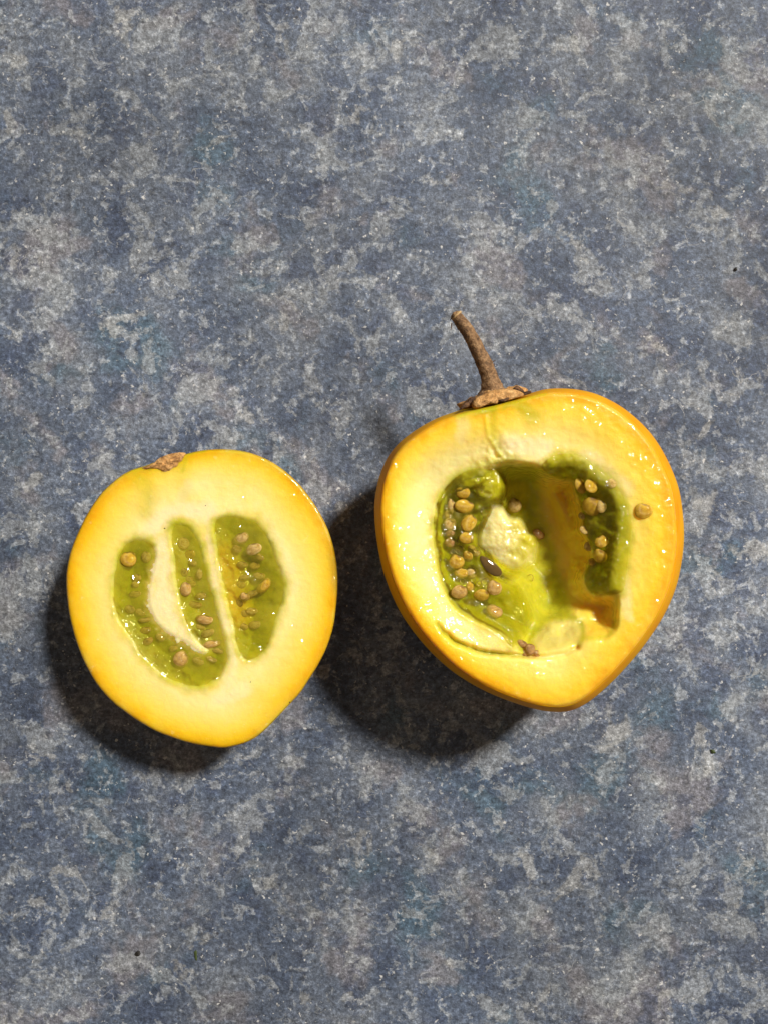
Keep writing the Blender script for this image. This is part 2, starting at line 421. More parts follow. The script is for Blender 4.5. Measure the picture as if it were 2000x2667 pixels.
def masks_left(u, v, rim):
    d = np.maximum(sdf(u, v, POLY_AB), sdf(u, v, POLY_C))
    w = fbm(u, v, 40, 21)
    green = S(d + w * 12 + fbm(u, v, 14, 23, 3) * 6, -30, 15)
    green = green * (1 - .35 * (1 - S(line_dist(u, v, L1([(745, 620), (800, 800), (860, 1000), (920, 1160)])), 8, 32)))
    core = np.zeros_like(u)
    for pts, wd, am in (([(560, 560), (620, 470), (720, 430), (860, 440)], 62, 1.), ([(870, 470), (890, 640), (925, 850), (960, 1000), (995, 1150), (1005, 1260)], 26, 1.),
                        ([(1000, 1260), (985, 1370), (930, 1450), (1060, 1400)], 50, .75), ([(620, 620), (640, 800), (635, 950), (690, 1060), (780, 1140)], 66, .95),
                        ([(760, 300), (720, 430)], 40, .5), ([(1180, 500), (1270, 640), (1330, 850)], 40, .35)):
        core = np.maximum(core, am * (1 - S(line_dist(u, v, L1(pts)) + w * 12, wd / 2.074 * .35, wd / 2.074 * 1.25)))
    streak = np.zeros_like(u)
    for pts, wd, am in (([(490, 235), (540, 300), (560, 380), (540, 440)], 60, .5), ([(740, 180), (735, 280), (750, 350)], 50, .3), ([(480, 215), (560, 205)], 16, .8),
                        ([(770, 130), (860, 112)], 14, .7), ([(760, 150), (740, 220)], 22, .55)):
        streak = np.maximum(streak, am * (1 - S(line_dist(u, v, L1(pts)) + w * 9, 0, wd / 2.074 * 1.5)))
    green = np.maximum(green, streak) * (1 - .88 * (1 - S(sept(u, v), 3, 27)))
    return dict(green=green, core=np.maximum(core * (1 - S(d, -6, 10)), .9 * (1 - S(sept(u, v), 3, 27))), orange=.75 * (1 - S(line_dist(u, v, L1([(965, 680), (1020, 860), (1050, 1000)])) + w * 10, 8, 62)) * S(sdf(u, v, POLY_C), 0, 12))

CAV = RP([(600, 450), (660, 425), (740, 412), (850, 420), (920, 395), (1000, 376), (1080, 385), (1150, 440), (1250, 520), (1300, 620), (1312, 720), (1297, 850),
    (1278, 1000), (1276, 1060), (1272, 1140), (1264, 1235), (1225, 1295), (1120, 1310), (1060, 1345), (980, 1362), (880, 1378), (790, 1380), (740, 1330),
    (680, 1270), (600, 1225), (510, 1180), (440, 1115), (390, 1010), (366, 900), (352, 780), (358, 690), (378, 600), (420, 540), (500, 480)], 3)
RBANK = RP([(1000, 376), (1080, 385), (1150, 440), (1250, 520), (1300, 620), (1330, 720), (1315, 850), (1300, 1000), (1280, 1060), (1200, 1078), (1125, 1060), (1092, 1005),
    (1110, 940), (1138, 890), (1122, 830), (1092, 740), (1078, 650), (1050, 560), (1040, 510), (960, 500), (880, 450), (930, 395)], 3)
LPOOL = RP([(420, 540), (500, 470), (600, 450), (700, 480), (720, 560), (690, 640), (640, 760), (640, 880), (690, 970), (760, 1010), (800, 1060), (830, 1130), (850, 1210), (800, 1290),
    (740, 1330), (680, 1270), (600, 1225), (510, 1180), (440, 1115), (390, 1010), (366, 900), (352, 780), (358, 690), (378, 600)], 3)
SHELF = RP([(840, 1290), (900, 1215), (960, 1195), (1050, 1190), (1090, 1230), (1080, 1300), (1040, 1350), (960, 1370), (880, 1375), (850, 1340)], 3)
GROOVE = R2([(375, 1215), (400, 1255), (455, 1300), (530, 1335), (620, 1358), (720, 1368), (800, 1376), (900, 1378), (1000, 1362), (1060, 1335)])
RIDGE = R2([(835, 470), (900, 520), (965, 590), (1010, 680), (1050, 800), (1085, 930), (1092, 1010), (1120, 1065), (1200, 1085), (1268, 1060)])
def zf_right(u, v, edge=None):
    w = fbm(u, v, 30, 31) * 5
    uu, vv = u + w, v + w * .7
    d = sdf(uu, vv, CAV)
    if edge is None: edge = sdf(u, v, right_cut[::4])
    lw = S(-(u - 1400), 60, 330)
    ring = -30 * lw * S(edge, 22, 130) - 9 * S(edge, 40, 160)
    zc = -182 + 0 * u
    rd = line_dist(uu, vv, RIDGE)
    zc = zc + 16 * np.exp(-(rd / 20) ** 2) + 20 * np.exp(-(rd / 60) ** 2)
    # the far bottom of the scoop rises towards the tip of the fruit
    zc = lerp(zc, -64 + 0 * u, S(v, 1470, 1630) * S(u, 1380, 1540))
    zc = lerp(zc, -66 - 14 * S(u, 1290, 1400) + lerp(14, 4, S(u, 1270, 1330)) * fbm(u, v, 45, 35, 3), S(sdf(uu, vv, LPOOL), lerp(-14, -66, S(u, 1290, 1370)), lerp(22, 26, S(u, 1290, 1370))))
    db = sdf(uu, vv, RBANK)
    dr = sdf(u, v, CAV)
    zc = lerp(zc, -6 - 58 * S(dr, 0, 100) + 6 * fbm(u, v, 22, 37, 3), S(db + 5 * fbm(u, v, 18, 38, 2), -46, 8) ** 1.4)
    zc = lerp(zc, -58 + 8 * fbm(u, v, 30, 39, 3), S(sdf(uu, vv, SHELF), -44, 24))
    near = np.exp(-(((u - 1612) / 26) ** 2 + ((v - 1590) / 62) ** 2))
    lt = S(-(u - 1330), 0, 200)
    wd = lerp(lerp(48, 50, lt), 80, S(v, 1580, 1660))
    wd = lerp(wd, 64, S(-v, -1300, -1200) * S(-u, -1420, -1340))
    wd = lerp(wd, 38, np.clip(near * 1.6, 0, 1))
    z = lerp(ring, zc, S(d / wd, -.08, 1))
    gd = line_dist(u + fbm(u, v, 16, 41) * 4, v + fbm(u, v, 16, 43) * 4, GROOVE)
    z = z - 15 * np.exp(-(gd / 6.5) ** 2) * S(u, 1120, 1180) * (1 - S(sdf(u, v, SHELF), -5, 10) * .5)
    # torn strands below the stem
    torn = np.exp(-(((u - 1285) / 52) ** 2 + ((v - 1190) / 48) ** 2))
    z = z + torn * (7 * fbm(u, v, 13, 45, 3) - 2) + 3.0 * np.exp(-(line_dist(u, v, R2([(610, 200), (625, 300), (690, 390)])) / 5) ** 2)
    z = z + fbm(u, v, 55, 47, 3) * 2.2 + fbm(u, v, 15, 49, 2) * .9
    return z
def masks_right(u, v, rim):
    w = fbm(u, v, 36, 51)
    d = sdf(u, v, CAV)
    green = S(sdf(u, v, LPOOL) + w * 9, -26, 14)
    green = np.maximum(green, S(sdf(u, v, RBANK) + w * 10, -24, 18))
    green = np.maximum(green, .95 * S(d + w * 8, -6, 20))
    green = np.maximum(green, .95 * (1 - S(line_dist(u, v, R2([(760, 1120), (880, 1160), (820, 1250)])) + w * 14, 25, 75)) * S(d, -5, 15))
    green = green * (1 - .5 * S(sdf(u, v, SHELF) + w * 6, -4, 12))
    green = np.maximum(green, .85 * np.exp(-(line_dist(u, v, GROOVE) / 7) ** 2) * S(-u, -1440, -1330))
    for pts, wd, am in (([(490, 180), (520, 170), (640, 150)], 34, .95), ([(640, 190), (650, 300), (690, 380)], 34, .6), ([(760, 130), (820, 170), (850, 195)], 48, .7),
                        ([(700, 150), (840, 95), (900, 85)], 18, .7), ([(560, 440), (680, 420), (740, 412)], 40, .6)):
        green = np.maximum(green, am * (1 - S(line_dist(u, v, R2(pts)) + w * 9, 0, wd / 1.885 * 1.6)))
    core = np.zeros_like(u)
    for pts, wd, am in (([(720, 340), (800, 345), (900, 355)], 60, 1.), ([(1120, 400), (1220, 470), (1290, 560)], 50, .5), ([(500, 220), (490, 290)], 40, .45),
                        ([(690, 480), (780, 470), (800, 520)], 50, .8), ([(1300, 1000), (1310, 1180)], 30, .5)):
        core = np.maximum(core, am * (1 - S(line_dist(u, v, R2(pts)) + w * 12, wd / 1.885 * .3, wd / 1.885 * 1.3)))
    orange = S(d, 8, 30) * S(u, 1365, 1410) * (1 - S(sdf(u, v, RBANK) + w * 5, -8, 4)) * (1 - S(sdf(u, v, SHELF), -14, 4)) * S(v, 1215, 1275)
    orange = orange * S(u - (v - 1250) * .30 + w * 10, 1372, 1425)
    return dict(green=green * (1 - orange), core=core * (1 - orange), orange=orange * .85)

# ------------------------------------------------------------------ the two halves
def build_half(root, c, cut, h, zf, masks, shell_rings, near_stem, side, drop):
    sa = ang_inset(side)   # how fast the flesh pales inward from the skin, by direction
    NR = 150
    t = 1 - (1 - np.linspace(0, 1, NR + 1)[1:]) ** 1.0
    uv = c + (cut - c)[None] * t[:, None, None]
    u = uv[..., 0].ravel(); v = uv[..., 1].ravel()
    e = np.hypot(*(cut - c).T)[None] * (1 - t[:, None]) * np.ones((1, NA)); e = e.ravel()
    z = zf(u, v) - drop * np.clip(1 - e / (drop * 2.2), 0, 1) ** 2
    z0 = zf(np.array([c[0]]), np.array([c[1]]))[0]
    top = P(u, v, h + z)
    verts = [P(np.array([c[0]]), np.array([c[1]]), np.array([h + z0])), top]
    faces = [(0, 1 + (i + 1) % NA, 1 + i) for i in range(NA)] + ring_faces(NR, NA, 1, True)
    faces = [f[::-1] for f in faces]
    # inner shell of the flesh, just inside the skin
    cw = P(np.array([c[0]]), np.array([c[1]]), np.array([h]))[0]
    sh = []
    for R in shell_rings:
        q = R.copy(); dxy = q[:, :2] - cw[:2]; L = np.hypot(dxy[:, 0], dxy[:, 1])[:, None]
        q[:, :2] = cw[:2] + dxy * np.maximum(.02, 1 - 5 * U / L); q[:, 2] += 2 * U
        sh.append(q)
    sh = sh[1:]
    nb = 1 + NR * NA
    last = nb - NA
    allv = np.concatenate(verts + sh)
    f2 = []
    prev = last
    for k in range(len(sh)):
        o = nb + k * NA
        for i in range(NA):
            j = (i + 1) % NA
            f2.append((prev + i, prev + j, o + j, o + i))
        prev = o
    f2.append(tuple(prev + i for i in range(NA)))
    rimscale = np.concatenate([[1], np.tile(sa, NR), np.ones(len(sh) * NA)])
    rim = np.concatenate([[200], e, np.zeros(len(sh) * NA)]) * U * 1000
    mk = masks(np.concatenate([[c[0]], u]), np.concatenate([[c[1]], v]), rim)
    mk = {k: np.concatenate([a, np.zeros(len(sh) * NA)]) for k, a in mk.items()}
    mk['rim'] = rim * rimscale * 1.22
    if side[0][1] > 1.0: mk['gold'] = np.concatenate([[.3], .02 + .20 * S(u, 1150, 1650) * np.ones_like(u), np.zeros(len(sh) * NA)])
    fl = mesh_obj('flesh', allv, faces + f2, M['flesh'], root, attrs=mk)
    bm = bmesh.new(); bm.from_mesh(fl.data); bmesh.ops.recalc_face_normals(bm, faces=bm.faces); bm.to_mesh(fl.data); bm.free()
    # skin: outer shell with a lip that tucks in under the cut edge
    lip = shell_rings[0].copy(); dxy = lip[:, :2] - cw[:2]; L = np.hypot(dxy[:, 0], dxy[:, 1])[:, None]
    lip[:, :2] = cw[:2] + dxy * (1 - 3.0 * U / L); lip[:, 2] -= 3 * U
    rings = [lip] + shell_rings
    sv = np.concatenate(rings)
    sf = ring_faces(len(rings), NA) + [tuple((len(rings) - 1) * NA + i for i in range(NA))]
    g = np.exp(-(np.linalg.norm(sv - near_stem, axis=1) / .0065) ** 2)
    sk = mesh_obj('skin', sv, sf, M['skin'], root, attrs=dict(green=g))
    bm = bmesh.new(); bm.from_mesh(sk.data); bmesh.ops.recalc_face_normals(bm, faces=bm.faces); bm.to_mesh(sk.data); bm.free()

def wob(th_, k, a, s):
    r = np.zeros_like(th_)
    rr = np.random.default_rng(s)
    for i in range(2, k): r += a / i * np.sin(i * th_ + rr.uniform(0, 6.28))
    return r

# left half: a shallow cap
cwl = P(np.array([cl[0]]), np.array([cl[1]]), np.array([HL]))[0]
left_root = thing('fruit_half', 'shallow orange-skinned fruit half without stem, three intact green seed pockets', 'fruit half', (cwl[0], cwl[1], 0))
edge_l = P(left_out[:, 0], left_out[:, 1], np.full(NA, HL - 4.0))
rings = []
R0 = 345.; rc = math.sqrt(R0 ** 2 - (R0 - HL) ** 2)
for k, zz in enumerate(np.concatenate([np.linspace(HL - 4, 30, 22), [20, 12, 6, 2, 0]])):
    s = math.sqrt(max(R0 ** 2 - (R0 - zz) ** 2, 0)) / math.sqrt(R0 ** 2 - (R0 - (HL - 4)) ** 2)
    s = max(s, .10)
    q = edge_l.copy(); q[:, :2] = cwl[:2] + (edge_l[:, :2] - cwl[:2]) * s * (1 + wob(th, 6, .006, 3) * (k > 0))[:, None]; q[:, 2] = zz * U
    rings.append(q)
ns_l = P(*[np.array([x]) for x in (L1([(650, 150)])[0][0], L1([(650, 150)])[0][1], HL)])[0]
build_half(left_root, cl, left_out, HL, zf_left, masks_left, rings, ns_l, [(-180, .6), (-140, .48), (-90, .85), (-45, .55), (0, .65), (45, .6), (90, .68), (140, .58)], 4.0)

# stemmed half: deeper than a hemisphere, so it bulges out below the cut
cwr = P(np.array([cr[0]]), np.array([cr[1]]), np.array([HR]))[0]
right_root = thing('fruit_half', 'deep orange-skinned fruit half with brown stem, scooped-out green cavity', 'fruit half', (cwr[0], cwr[1], 0))
edge_r = P(right_cut[:, 0], right_cut[:, 1], np.full(NA, HR - 4.5))
eq_r = P(right_sil[:, 0], right_sil[:, 1], np.full(NA, ZE))
rings = []
for tt in np.linspace(0, 1, 16):
    q = edge_r + (eq_r - edge_r) * math.sin(tt * math.pi / 2); q[:, 2] = (HR - 4.5 + (ZE - HR + 4.5) * tt) * U; rings.append(q)
ceq = eq_r[:, :2].mean(0)
for zz in np.concatenate([np.linspace(ZE, 40, 18)[1:], [28, 18, 10, 4, 0]]):
    s = max(math.sqrt(max(0, 1 - ((ZE - zz) / ZE) ** 2)), .10)
    q = eq_r.copy(); q[:, :2] = ceq + (eq_r[:, :2] - ceq) * s; q[:, 2] = zz * U; rings.append(q)
ns_r = P(np.array([1285.]), np.array([1050.]), np.array([340.]))[0]
build_half(right_root, cr, right_cut, HR, zf_right, masks_right, rings, ns_r, [(-180, 1.01), (-140, .7), (-90, .58), (-45, .42), (0, .40), (45, .44), (90, .56), (140, .74)], 4.5)

# ------------------------------------------------------------------ gel in the seed pockets
def build_gel(name, root, poly, h, zf, thick, mat, step=3.5, grow=7, efall=12.):
    lo = poly.min(0) - grow - step; hi = poly.max(0) + grow + step
    gx = np.arange(lo[0], hi[0], step); gy = np.arange(lo[1], hi[1], step)
    uu, vv = np.meshgrid(gx, gy); nx = len(gx); ny = len(gy)
    u = uu.ravel(); v = vv.ravel()
    d = sdf(u, v, poly)
    zfl = zf(u, v)
    tp = thick(u, v, d, zfl)
    tp = np.where(d < 0, np.minimum(tp, zfl - 1.5 - .2 * (-d)), tp)
    bt = np.minimum(zfl - 5, tp - 2)
    keep = d > -grow
    idx = -np.ones(len(u), int)
    cells = []
    k = keep.reshape(ny, nx)
    for j in range(ny - 1):
        for i in range(nx - 1):
            if k[j, i] and k[j, i + 1] and k[j + 1, i] and k[j + 1, i + 1]: cells.append((j * nx + i, j * nx + i + 1, (j + 1) * nx + i + 1, (j + 1) * nx + i))
    used = sorted({a for c_ in cells for a in c_})
    idx[used] = np.arange(len(used)); n = len(used)
    vt = P(u[used], v[used], h + tp[used]); vb = P(u[used], v[used], h + bt[used])
    faces = []; edges = {}
    for c_ in cells:
        a = [int(idx[i]) for i in c_]
        faces.append(tuple(a[::-1])); faces.append(tuple(n + i for i in a))
        for q in range(4):
            e = (a[q], a[(q + 1) % 4]); key = tuple(sorted(e))
            edges[key] = None if key in edges else e
    for e in edges.values():
        if e: faces.append((e[0], e[1], n + e[1], n + e[0]))
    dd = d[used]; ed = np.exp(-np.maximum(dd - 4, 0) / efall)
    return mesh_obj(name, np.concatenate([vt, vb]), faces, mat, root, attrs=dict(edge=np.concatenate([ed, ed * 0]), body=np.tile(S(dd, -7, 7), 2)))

flat_l = lambda u, v, d, z: -3.2 + fbm(u, v, 34, 61, 3) * 1.6 + fbm(u, v, 9, 63, 2) * .5
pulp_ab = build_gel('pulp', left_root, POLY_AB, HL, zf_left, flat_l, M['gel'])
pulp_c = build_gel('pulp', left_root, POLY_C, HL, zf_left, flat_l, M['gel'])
pool_t = lambda u, v, d, z: z + 30 * S(d, -3, 46) + 4 * S(d, 0, 20) * fbm(u, v, 26, 65, 3)
bank_t = lambda u, v, d, z: z + 13 * S(d, -4, 40) + 4 * S(d, 0, 20) * fbm(u, v, 18, 67, 3)
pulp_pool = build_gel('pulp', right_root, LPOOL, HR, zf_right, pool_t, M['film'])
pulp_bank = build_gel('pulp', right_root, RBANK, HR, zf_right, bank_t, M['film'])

# ------------------------------------------------------------------ seeds
def seed_mesh(name, var):
    bm = bmesh.new(); bmesh.ops.create_uvsphere(bm, u_segments=20, v_segments=12, radius=1)
    rr = random.Random(var)
    notch = rr.uniform(.10, .28); ph = rr.uniform(0, 6.28); egg = rr.uniform(-.14, .14)
    for w in bm.verts:
        x, y, z = w.co; a = math.atan2(y, x); r = math.hypot(x, y)
        k = 1 - notch * math.exp(-(((a - 1.2 + math.pi) % (2 * math.pi) - math.pi) / .45) ** 2) + .03 * math.sin(3 * a + ph)
        k *= 1 + egg * math.cos(a)
        zz = z * (.86 + .14 * math.cos(2.2 * r)) 
        if r < .5: zz *= .90
        w.co = (x * k, y * k, zz)
    me = bpy.data.meshes.new(name); bm.to_mesh(me); bm.free()
    me.polygons.foreach_set('use_smooth', np.ones(len(me.polygons), bool))
    return me
SEEDM = {}
for key in ('seed', 'pale', 'amber', 'plum'):
    for k in range(4):
        me = seed_mesh('seed', k * 7 + 3); me.materials.append(M[key]); SEEDM[key, k] = me
def put_seed(parent, u, v, z, a, b, rot, mat='seed', tilt=.25, thick=.5):
    """a, b: half sizes in photo px"""
    o = bpy.data.objects.new('seed', SEEDM[mat, random.randrange(4)]); COL.objects.link(o)
    p = P(np.array([u]), np.array([v]), np.array([z]))[0]; k = (D - z) / D * U
    g_ = random.uniform(.86, 1.1); a *= g_; b *= random.uniform(.86, 1.1)
    o.location = p; o.scale = (a * k, b * k, min(a, b) * k * thick + .25 * abs(a - b) * k)
    o.rotation_euler = (random.uniform(-tilt, tilt), random.uniform(-tilt, tilt), -math.radians(rot))
    if parent is not None:
        root = parent.parent
        o.parent = parent; o.matrix_parent_inverse = (Matrix.Translation(root.location) @ Matrix.Translation(root.location).inverted()).inverted()
    return o
# (x, y, half sizes, rotation, height of the centre above the gel, look) in the enlarged crop of the left half
LA = [(182, 470, 66, 78, -20, 1, 'amber'), (265, 640, 50, 44, 0, -15, 'seed'), (255, 785, 64, 32, -10, -8, 'seed'), (202, 922, 46, 40, 0, -5, 'seed'), (350, 1110, 66, 36, -15, -13, 'seed'),
      (372, 1205, 50, 38, -30, -3, 'pale'), (592, 1275, 48, 30, -10, -12, 'seed'), (665, 1370, 70, 76, 30, -1, 'pale'), (345, 450, 46, 50, 0, -17, 'seed'), (300, 950, 52, 34, 20, -17, 'seed'),
      (330, 1020, 60, 28, -10, -14, 'seed'), (480, 1180, 50, 36, 30, -17, 'seed'), (820, 1390, 54, 36, 20, -17, 'seed'), (255, 700, 40, 30, 20, -19, 'seed'),
      (680, 325, 56, 58, 0, -9, 'seed'), (750, 425, 54, 48, -20, -7, 'amber'), (695, 588, 42, 40, 0, -6, 'seed'), (828, 602, 36, 56, 10, -5, 'seed'), (706, 740, 60, 68, 0, 3, 'pale'),
      (790, 880, 68, 34, 5, -10, 'seed'), (882, 1015, 72, 50, 5, 1, 'pale'), (900, 1138, 76, 36, -25, -3, 'seed'), (945, 1235, 78, 38, -8, 0, 'pale'), (1005, 1300, 62, 24, 10, -6, 'seed'),
      (850, 800, 56, 34, -10, -14, 'seed'), (770, 500, 46, 36, 20, -15, 'seed'), (770, 690, 40, 34, 0, -14, 'seed'), (840, 1080, 50, 34, 10, -14, 'seed'), (930, 1370, 54, 26, 20, -12, 'seed'), (740, 650, 34, 30, 0, -13, 'seed')]
LC = [(1200, 285, 74, 52, -25, -2, 'seed'), (1165, 375, 50, 34, 20, -4, 'plum'), (1318, 380, 76, 58, -25, 1, 'seed'), (1370, 452, 46, 28, 20, -2, 'pale'), (1215, 520, 50, 30, 0, -9, 'seed'),
      (1240, 632, 52, 28, -10, -6, 'seed'), (1360, 622, 62, 34, 5, -7, 'seed'), (1402, 718, 76, 52, -50, -3, 'amber'), (1236, 810, 48, 44, 0, 0, 'pale'), (1190, 868, 36, 34, 0, -8, 'plum'),
      (1310, 780, 56, 28, -20, -8, 'seed'), (1300, 938, 54, 32, 0, -7, 'seed'), (1332, 1060, 58, 38, -15, -8, 'seed'), (1230, 1080, 42, 32, 0, -12, 'seed'), (1240, 960, 40, 34, 0, -13, 'seed'),
      (1330, 530, 44, 32, 0, -14, 'seed'), (1200, 700, 46, 34, 0, -14, 'seed')]
for par, lst in ((pulp_ab, LA), (pulp_c, LC)):
    for x, y, a, b, r, dz, mt in lst:
        q = L5([(x, y)])[0]
        fz = zf_left(np.array([q[0]]), np.array([q[1]]))[0]
        put_seed(par, q[0], q[1], HL + max(-6.5 + dz, fz + 2), a / 3.456 * 1.04, b / 3.456 * 1.04, r, mt)
RL = [(225, 285, 58, 44, 0, 0, 'amber'), (256, 385, 70, 58, 10, 5, 'amber'), (282, 500, 50, 66, 20, 3, 'amber'), (265, 612, 50, 42, 10, 2, 'amber'), (150, 385, 30, 58, 0, -1, 'seed'),
      (138, 510, 44, 48, 0, 0, 'seed'), (150, 580, 40, 34, 0, -2, 'plum'), (155, 645, 46, 34, 0, -1, 'plum'), (188, 782, 52, 54, 0, 4, 'amber'), (268, 742, 34, 40, 0, 1, 'amber'), (225, 862, 48, 44, 0, 1, 'amber'),
      (295, 862, 40, 44, 0, 1, 'seed'), (212, 1000, 52, 56, 0, 4, 'pale'), (290, 960, 36, 40, 0, 1, 'amber'), (370, 1025, 58, 52, 20, 5, 'amber'), (460, 970, 48, 48, 0, 5, 'pale'), (456, 1135, 62, 46, 20, 2, 'pale'),
      (330, 720, 30, 26, 0, -6, 'seed'), (300, 690, 34, 28, 0, -7, 'seed'), (210, 690, 36, 30, 0, -6, 'seed'), (130, 440, 28, 34, 0, -6, 'seed')]
RB = [(1082, 232, 42, 54, -20, 6, 'amber'), (1158, 236, 54, 50, 0, 8, 'amber'), (1158, 380, 62, 70, 0, 8, 'amber'), (1232, 385, 38, 42, 0, 2, 'seed'), (1115, 552, 32, 34, 0, 0, 'seed'), (1142, 672, 32, 30, 0, 0, 'seed'),
      (1228, 640, 46, 44, -40, 5, 'amber'), (1222, 742, 52, 56, 0, 7, 'amber'), (1168, 785, 26, 28, 0, 3, 'amber'), (1308, 218, 42, 34, 20, -4, 'seed'), (1100, 450, 26, 30, 0, 2, 'seed')]
def gel_top(u, v, fn, poly):
    a, b = np.array([u]), np.array([v]); z = zf_right(a, b)
    return float(fn(a, b, sdf(a, b, poly), z)[0])
for par, lst, fn, poly in ((pulp_pool, RL, pool_t, LPOOL), (pulp_bank, RB, bank_t, RBANK)):
    for x, y, a, b, r, dz, mt in lst:
        q = R3([(x, y)])[0]
        put_seed(par, q[0], q[1], HR + gel_top(q[0], q[1], fn, poly) - (4 if par is pulp_pool else 0) + dz, a / 2.765 * 1.08, b / 2.765 * 1.08, r, mt, tilt=.5, thick=.48)
def lump(name, pts_c, h, zfun, mat, root, amp, dome, seed, n=72, nr=16, base=-30, steep=.35, tilt=0., fade=.45):
    """lumpy piece of tissue with a traced outline"""
    poly = pts_c; c = poly.mean(0); o = by_angle(poly, c, n)
    V = []; F = []
    ts = np.linspace(0, 1, nr + 1)[1:]
    uv = c + (o - c)[None] * ts[:, None, None]
    u = uv[..., 0].ravel(); v = uv[..., 1].ravel()
    tt = np.repeat(ts, n)
    z = zfun + dome * np.power(np.clip(1 - tt ** 2.6, 0, 1), steep) + amp * fbm(u, v, 20, seed, 3) * np.clip(1.15 - tt, 0, 1) ** .5
    z = z + tilt * (tt * 0 + 1) * S(-u, -c[0], -(c[0] - 60)) * -1
    top = P(u, v, h + z)
    cz = zfun + dome + amp * fbm(c[:1], c[1:], 20, seed, 3)
    V = np.concatenate([P(c[:1], c[1:], h + cz), top])
    F = [(0, 1 + i, 1 + (i + 1) % n) for i in range(n)] + ring_faces(nr, n, 1)
    bot = top[-n:].copy(); bot[:, 2] += base * U; bot[:, :2] = bot[:, :2].mean(0) + (bot[:, :2] - bot[:, :2].mean(0)) * .9
    nb = len(V); V = np.concatenate([V, bot]); last = 1 + (nr - 1) * n
    for i in range(n):
        j = (i + 1) % n; F.append((last + i, nb + i, nb + j, last + j))
    F.append(tuple(nb + i for i in range(n))[::-1])
    pl = 1 - S(V[:, 0] / U, V[:, 0].min() / U + 45, V[:, 0].min() / U + 105)
    fd = np.concatenate([[1.], S(1 - tt, 0, fade), np.zeros(n)]) if fade > 0 else np.ones(len(V))
    ob = mesh_obj(name, V, F, mat, root, attrs=dict(pale=pl, fade=fd))
    bm = bmesh.new(); bm.from_mesh(ob.data); bmesh.ops.recalc_face_normals(bm, faces=bm.faces); bm.to_mesh(ob.data); bm.free()
    return ob
placenta = lump('placenta', smooth_closed(R3([(335, 400), (380, 365), (450, 350), (520, 370), (560, 425), (605, 448), (660, 458), (700, 520), (720, 570), (770, 600), (795, 660), (785, 740),
    (775, 800), (700, 850), (620, 870), (560, 850), (520, 830), (460, 790), (390, 720), (330, 680), (320, 610), (335, 520), (350, 440)]), 3), HR, -68, M['placenta'], right_root, 8, 24, 71, n=110, nr=26, base=-60, steep=.55, tilt=4., fade=.32)
tissue = lump('tissue_lump', smooth_closed(R3([(150, 190), (200, 130), (290, 85), (400, 70), (480, 110), (530, 190), (545, 270), (510, 335), (440, 345), (350, 335), (270, 260), (190, 240)]), 3),
              HR, -46, M['lump'], right_root, 6, 13, 73, n=90, nr=18, base=-40)
# seeds by the placenta and in the torn groove below it
for x, y, a, b, r, z, mt in ((605, 375, 48, 58, 0, None, 'seed'), (775, 580, 46, 34, 30, None, 'plum'), (655, 1372, 42, 34, 20, -28, 'plum'), (712, 1412, 38, 44, 0, -22, 'plum'), (768, 1442, 40, 30, 10, -22, 'plum'), (680, 1440, 30, 26, 0, -26, 'plum'), (800, 1440, 22, 20, 0, -24, 'plum')):
    q = R3([(x, y)])[0]
    if z is None: z = zf_right(np.array([q[0]]), np.array([q[1]]))[0] + 7
    put_seed(pulp_pool, q[0], q[1], HR + z, a / 2.765, b / 2.765, r, mt, tilt=.4, thick=.7)

# ------------------------------------------------------------------ bubbles in the juice
def ball(name, parent, u, v, z, a, b, rot, mat, sq=.6):
    bm = bmesh.new(); bmesh.ops.create_uvsphere(bm, u_segments=24, v_segments=14, radius=1)
    k = (D - z) / D * U
    p = P(np.array([u]), np.array([v]), np.array([z]))[0]
    for w in bm.verts:
        x, y, zz = w.co
        y2 = y * (1 + .18 * x) + .18 * x * x - .08
        w.co = (x * a * k, y2 * b * k, zz * min(a, b) * k * sq)
    bmesh.ops.rotate(bm, verts=bm.verts, cent=(0, 0, 0), matrix=Matrix.Rotation(-math.radians(rot), 3, 'Z'))
    bmesh.ops.translate(bm, verts=bm.verts, vec=Vector(p))
    me = bpy.data.meshes.new(name); bm.to_mesh(me); bm.free(); me.materials.append(mat)
    me.polygons.foreach_set('use_smooth', np.ones(len(me.polygons), bool))
    o = bpy.data.objects.new(name, me); COL.objects.link(o)
    o.parent = parent; o.matrix_parent_inverse = Matrix.Translation(right_root.location).inverted()
    return o
q = R3([(432, 815)])[0]
o = ball('air_bubble', right_root, q[0], q[1], HR - 40, 102 / 2.765, 42 / 2.765, 42, M['hole'], .45); o['label'] = 'large dark glossy air bubble in the juice'
for x, y, r in ((328, 697, 17), (395, 925, 26), (352, 938, 20), (716, 900, 27), (232, 922, 20), (160, 712, 16), (195, 708, 15), (310, 915, 16)):
    q = R3([(x, y)])[0]
    z = gel_top(q[0], q[1], pool_t, LPOOL)
    ball('air_bubble', right_root, q[0], q[1], HR + z + 2, r / 2.765, r / 2.765, 0, M['bubble'], .8)

